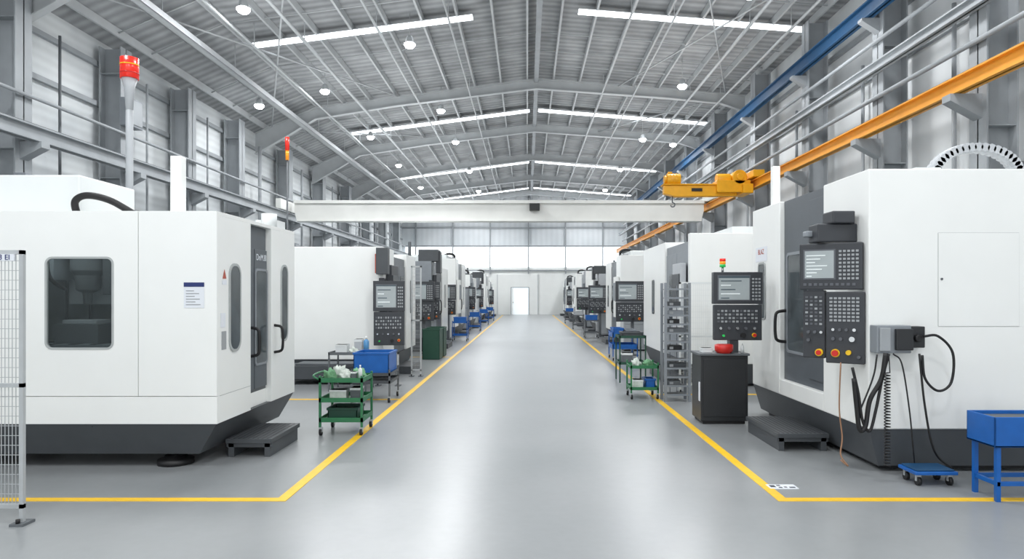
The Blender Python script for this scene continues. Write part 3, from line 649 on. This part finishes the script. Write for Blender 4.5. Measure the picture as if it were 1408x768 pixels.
cabinet(2.9,3.6,28.2,28.8,1.8,LITG,STEEL,'light grey tool cabinet between machines')
cabinet(2.95,3.6,34.85,35.2,2.0,MIDG,STEEL,'tall grey tool cabinet between machines')
c=cart(1.68,2.14,11.1,11.6,.6,GREEN,[.15,.5],'green steel two-tier cart with bags and parts')
blob(1.80,11.3,.515,.07,.1,.12,CLOTH,7,'white crumpled plastic bag on the green cart'); blob(2.0,11.35,.515,.07,.09,.1,CLOTHG,8,'pale green rag on the green cart','cleaning_cloth')
smallbox(1.74,11.2,.165,.16,.2,.14,CLOTH,'white carton on the lower cart shelf'); bin_(1.94,2.1,11.2,11.5,.165,.16,BLUE,'small blue tray on the lower cart shelf')
cart(1.78,2.3,13.2,13.8,.9,DGRN,[.35,.86],'tall dark green steel work table with parts','work_table',cas=False)
bin_(1.85,2.25,13.3,13.7,.875,.1,DARK,'shallow dark bin on the work table')
smallbox(1.85,13.3,.365,.2,.3,.2,STEELD,'dark carton on the lower table shelf')
cart(2.2,2.85,17.6,18.5,.75,BLUE,[.3,.6],'blue steel work cart near the machine',group='blue carts',trayd=.12)
bin_(2.24,2.5,17.7,18.4,.615,.22,BLUE,grp='blue bins'); bin_(2.56,2.82,17.7,18.4,.615,.18,MIDG,'grey plastic open storage bin')
for y in (26.7,33.6,40.6):
    cart(2.25,2.8,y,y+.6,.75,STEELD,[.2,.66],'grey steel cart beside the aisle line',group='grey carts')
    bin_(2.3,2.75,y+.05,y+.52,.68,.22,BLUE if y!=33.6 else LITG,'plastic open storage bin on grey cart',grp='cart bins')
c=thing('parts_cart',(4.3,5.75,0),'bright blue steel parts cart with deep tray','cart')
for x in (3.85,4.72):
    for y in (5.6,5.88): P().box(x,x+.035,y,y+.035,0,.45,BLUE).make('leg',c)
p=P(); x0,x1,y0,y1=3.82,4.78,5.58,5.94
p.box(x0,x1,y0,y1,.45,.47,BLUE).box(x0,x1,y0,y0+.015,.45,.7,BLUE).box(x0,x1,y1-.015,y1,.45,.7,BLUE).box(x0,x0+.015,y0,y1,.45,.7,BLUE).box(x1-.015,x1,y0,y1,.45,.7,BLUE).box(x0+.02,x1-.02,y0+.02,y1-.02,.47,.67,STEELD); p.make('tray',c,bev=.006)
P().box(3.86,4.74,5.605,5.63,.13,.165,BLUE).box(3.86,4.74,5.885,5.91,.13,.165,BLUE).box(3.855,3.88,5.6,5.9,.13,.165,BLUE).make('crossbar',c)
c=thing('tool_cabinet',(2.59,9.2,0),'black steel tool cabinet with cluttered top','cabinet')
P().box(2.28,2.9,8.97,9.45,.04,.9,BLK2).box(2.31,2.87,9,9.42,0,.04,BLACK).box(2.26,2.92,8.95,9.47,.9,.93,STEELD).make('body',c,bev=.006)
P().box(2.31,2.87,8.957,8.97,.1,.86,BLK2).make('front_panel',c,bev=.004)
P().box(2.272,2.279,9.0,9.06,.3,.55,PAPER).make('sticker',c)
P().tube([(2.6,9.03,.93),(2.6,9.03,.97),(2.6,9.03,1.04),(2.6,9.03,1.05)],[.09,.12,.12,.09],RED,18).make('bowl',label='red plastic bowl on top of the cabinet',cat='bowl')
smallbox(2.33,9.1,.93,.14,.14,.06,OFFW,'small white carton on the black cabinet')
bottle(2.85,9.05,.93,.13,.022,OFFW,'small white bottle on the cabinet')
T=thing('operator_terminal',(2.78,9.3,.93),'dark operator terminal with screen and signal light','control terminal')
P().box(2.72,2.84,9.18,9.3,.93,1.3,STEELD).make('post',T,bev=.005)
pendant(T,2.78,9.0,1.1,.64,.9,math.radians(-4),split=.48)
tower(T,X(993,9.0)+.02,9.05,2.0,r=.04,sc=.55)
# ---------------------------------------------------------------- mesh fence + ladder rack
def fence(x0,x1,y,h,lab,step_=.05,fr=GALV):
    f=thing('mesh_fence',((x0+x1)/2,y,0),lab,'fence','wire mesh fences')
    P().box(x0,x0+.03,y,y+.03,.02,h,fr).box(x1-.03,x1,y,y+.03,.02,h,fr).box(x0,x1,y,y+.03,h-.03,h,fr).box(x0,x1,y,y+.03,.12,.15,fr).box(x0,x1,y,y+.03,h*.5,h*.5+.03,fr).make('frame',f)
    p=P(); x=x0+.03
    while x<x1-.03: p.box(x,x+.004,y+.012,y+.016,.15,h-.03,fr); x+=step_*.6
    z=.15
    while z<h-.03: p.box(x0+.03,x1-.03,y+.016,y+.02,z,z+.004,fr); z+=step_*1.6
    p.make('wire_mesh',f)
    for x in (x0+.015,x1-.015): P().box(x-.05,x+.05,y-.05,y+.08,0,.02,STEELD).tube([(x,y-.03,.02),(x,y-.03,.05)],.015,BLACK).make('foot',f)
    return f
f=fence(-4.85,-3.73,5.05,2.03,'galvanised wire mesh safety fence panel with feet',.045)
P().box(-4.1,-3.78,5.03,5.045,1.95,2.0,PAPER).make('sign_strip',f); text('E5 33 EI',.055,(-3.9,5.028,1.975),(math.pi/2,0,0),NAVY,f)
fence(2.65,3.5,11.9,1.92,'white wire mesh guard panel beside the machine',.06,fr=OFFW)
fence(-2.8,-2.4,12.75,.62,'low wire mesh guard beside the machine',.05,fr=GALV)
fence(-2.42,-2.2,14.2,2.3,'tall narrow wire mesh guard beside the aisle',.05,fr=GALV)
r=thing('ladder_rack',(2.4,10.9,0),'grey open metal tool rack like a ladder','rack')
for x in (2.18,2.56): P().box(x,x+.04,10.85,10.89,0,1.89,MIDG).box(x,x+.04,11.15,11.19,0,1.89,MIDG).make('upright',r)
for i in range(13):
    z=.1+i*.14; P().box(2.22,2.56,10.86,11.17,z,z+.012,STEELD).box(2.22,2.56,10.85,10.86,z-.005,z+.022,MIDG).make('shelf',r)
for x in (2.33,2.44): P().box(x,x+.01,11.17,11.18,.05,1.85,MIDG).make('back_bar',r)
for z,w_,mm in ((.252,.2,STEELD),(.532,.28,DARK),(.812,.22,BLK2),(1.092,.26,STEELD),(1.232,.18,BLK2),(1.372,.24,MIDG),(1.512,.2,DARK)): P().box(2.25,2.25+w_,10.9,11.1,z,z+.08,mm).box(2.27,2.33,10.895,10.9,z+.02,z+.06,KEY).make('carton',bev=.003,label='small boxed part stored on the grey rack',cat='box')
# ---------------------------------------------------------------- generic row machines
def cnc(s,X0,Y0,L=4.,W=2.6,H=2.75,lab='',da=1.1,db=2.6,dm=DOORG,style=0,pend=True,body=None,cover=True,unit=None,pw=.58,ph=1.1,pz=.98,pu=0):
    body=body or WHITE
    xf=Matrix.Translation((s*X0,Y0,0))@Matrix.Diagonal((s,1,1,1))
    M=thing('machining_center',(s*(X0+W/2),Y0+L/2,0),lab,'machine','row machines')
    zb=.42
    p=P(xf); p.box(0,W,0,da,zb,H,body).box(.14,W,da,db,zb,H-.12,WHITE).box(0,W,db,L,zb,H-(.1 if style else 0),WHITE)
    if style==1: p.box(-.01,.0,.0,da,H-1.2,H,MIDG)
    p.make('enclosure',M,bev=.012)
    D=P(xf).box(.05,.139,da+.005,db-.005,zb,H-.13,dm).box(.03,.05,da+.05,(da+db)/2-.01,zb+.1,H-.3,dm).box(.03,.05,(da+db)/2+.01,db-.05,zb+.1,H-.3,dm).make('door',M,bev=.005)
    for k in (.28,.74): P(xf).rr((.028,da+(db-da)*k,1.65),(0,1,0),(0,0,1),.42,.95,.05,(-.006,0,0),DGLASS).make('door_window',D)
    P(xf).tube(bez([(.04,(da+db)/2-.1,1.55),(-.06,(da+db)/2-.1,1.5),(-.08,(da+db)/2-.1,1.3),(-.06,(da+db)/2-.1,1.1),(.04,(da+db)/2-.1,1.05)],4),.018,BLACK,8).make('handle',D)
    p=P(xf); p.rr((-.004,db+(L-db)*.5,1.65),(0,1,0),(0,0,1),.3,.8,.06,(-.006,0,0),DGLASS).make('window',M)
    A=[(.01,.01,zb),(W,.01,zb),(W,L,zb),(.01,L,zb)]; B=[(.16,.1,.05),(W,.1,.05),(W,L,.05),(.16,L,.05)]
    P(xf).loft(A,B,DARK).box(.2,W-.1,.2,L-.1,0,.05,BLK2).make('machine_base',M)
    if cover:
        P(xf).box(.5,W-.3,1.2,L-.4,H-.12,H+.22,OFFW if style!=1 else MIDG).make('top_cover',M,bev=.02)
        P(xf).box(.15,.45,1.3,1.7,H-.12,H+.1,DARK).make('top_motor',M,bev=.02)
        P(xf).tube(bez([(.3,1.9,H-.12),(.25,1.9,H+.2),(.5,2.0,H+.3),(.8,2.1,H+.2)],6),.05,BLACK,10).make('cable_hose',M)
    if pend:
        pp=xf@Vector((pu,-.28,1.02)); rot=0.12*s*-1
        pendant(M,pp.x,pp.y,pz,pw,ph,rot,split=.48)
        P(xf).box(-.04,.06,-.12,.1,pz+ph-.18,pz+ph+.06,PANEL).box(-.03+pu*.5,.03,-.2,.0,pz+.5,pz+ph-.18,PANEL).make('mount_arm',M,bev=.01)
    u=unit or (MIDG if style==1 else WHITE if style==2 else PANEL)
    P(xf).box(-.12,-.01,.25,.95,.95,2.3,u).box(-.14,-.12,.3,.9,1.5,2.1,MIDG if style==2 else DARK).make('tool_changer_cover',M,bev=.015)
    if style==3: P(xf).box(-.2,.4,.05,.6,H,H+.35,DARK).box(-.25,-.12,.1,.5,2.35,H+.3,PANEL).box(.5,1.4,-.02,0,1.2,2.3,DARK).tube([(.7,.3,H),(.7,.3,H+.6)],.05,STEELD,10).make('spindle_column',M,bev=.015)
    P(xf).box(-.35,-.01,da+.1,db-.1,.0,.16,DARK).make('operator_step',M,bev=.006)
    return M
A_='white CNC machining center with dark doors and pendant panel'; B_='white CNC machining center with grey tool unit on the side'; C_='grey CNC machining center with exposed spindle column'
mL2=cnc(-1,2.85,13.5,L=3.9,W=3.2,H=2.65,lab='white CNC machine with charcoal base and pendant panel',cover=False,pw=.6,ph=1.25,pz=.72,pu=-.17)
P().box(-2.95,-2.72,13.3,13.5,2.1,2.62,DARK).box(-2.97,-2.95,13.3,13.4,2.12,2.5,REDI).make('spindle_box',mL2,bev=.01)
P().box(-4.6,-3.0,12.9,13.48,.1,.36,DARK).box(-4.4,-3.3,12.95,13.4,.36,.4,STEELD).make('chip_tray',mL2,bev=.01)
mL3=cnc(-1,2.85,20.3,L=4.2,H=2.7,lab=C_,style=3,dm=PANEL,body=MIDG)
mL4=cnc(-1,2.85,27.2,L=4.2,H=3.15,lab=A_,style=2,pend=False)
mL5=cnc(-1,2.85,34,L=4.2,H=2.7,lab=B_,style=1,dm=MIDG,body=WHITE)
dup(mL3,(0,20,0)); dup(mL4,(0,19.4,0)); dup(mL5,(0,18.6,0))
mR2=cnc(1,3.0,12.6,L=5.0,W=3.4,H=2.84,lab='white CNC machine with grey sliding door and handle',da=.15,db=2.3,dm=MIDG,style=0,pend=False,cover=False,unit=LITG)
P().box(4.2,6.0,14,17,2.72,3.1,OFFW).make('top_cover',mR2,bev=.02)
mR3=cnc(1,3.05,22.3,L=4.2,H=3.0,lab=A_,style=2,pend=False)
st=thing('operator_terminal',(2.87,19.2,0),'dark operator terminal on a slim steel stand','control terminal','standing terminals')
P().box(2.92,3.0,19.2,19.3,0,1.3,STEELD).box(2.9,3.1,19.05,19.45,0,.03,STEELD).make('post',st)
pendant(st,2.87,19.05,.95,.8,1.13,0)
mR4=cnc(1,3.05,29.2,L=4.2,H=2.6,lab=C_,style=3,dm=MIDG,body=LITG)
mR5=cnc(1,3.05,35.75,L=4.2,H=2.95,lab=B_,style=1,dm=MIDG,body=WHITE,pend=False)
dup(mR3,(0,20,0)); dup(mR4,(0,19.2,0)); dup(mR5,(0,18.4,0))
dup(st,(-5.95,0.55,0)); dup(st,(-5.95,6.55,0)); dup(st,(0,8.5,0)); dup(st,(0,15.1,0))
for y,xx in ((19.5,-8.6),(21.2,-8.6),(25,-8.6)):
    c=thing('electrical_cabinet',(xx,y,0),'grey steel electrical cabinet by the wall','cabinet','grey cabinets')
    P().box(xx-.5,xx+.5,y-.4,y+.4,0,2.2,MIDG).make('body',c,bev=.01); P().box(xx-.46,xx+.46,y-.42,y-.4,.1,2.1,STEEL).box(xx+.38,xx+.4,y-.45,y-.42,1,1.2,BLACK).make('door',c)
# ---------------------------------------------------------------- world, camera
w=bpy.data.worlds.new('w'); S.world=w; w.use_nodes=True
bg=w.node_tree.nodes['Background']; bg.inputs[0].default_value=(.96,.985,1,1); bg.inputs[1].default_value=1.6
cam=bpy.data.cameras.new('cam'); co=bpy.data.objects.new('camera',cam); COL.objects.link(co)
co.location=(0,0,CH); co.rotation_euler=(math.pi/2,0,0)
cam.sensor_width=36; cam.lens=36*F/1408; cam.shift_x=-21/1408; cam.shift_y=21/1408; cam.clip_start=.05; cam.clip_end=200
S.camera=co
S.view_settings.view_transform='Standard'
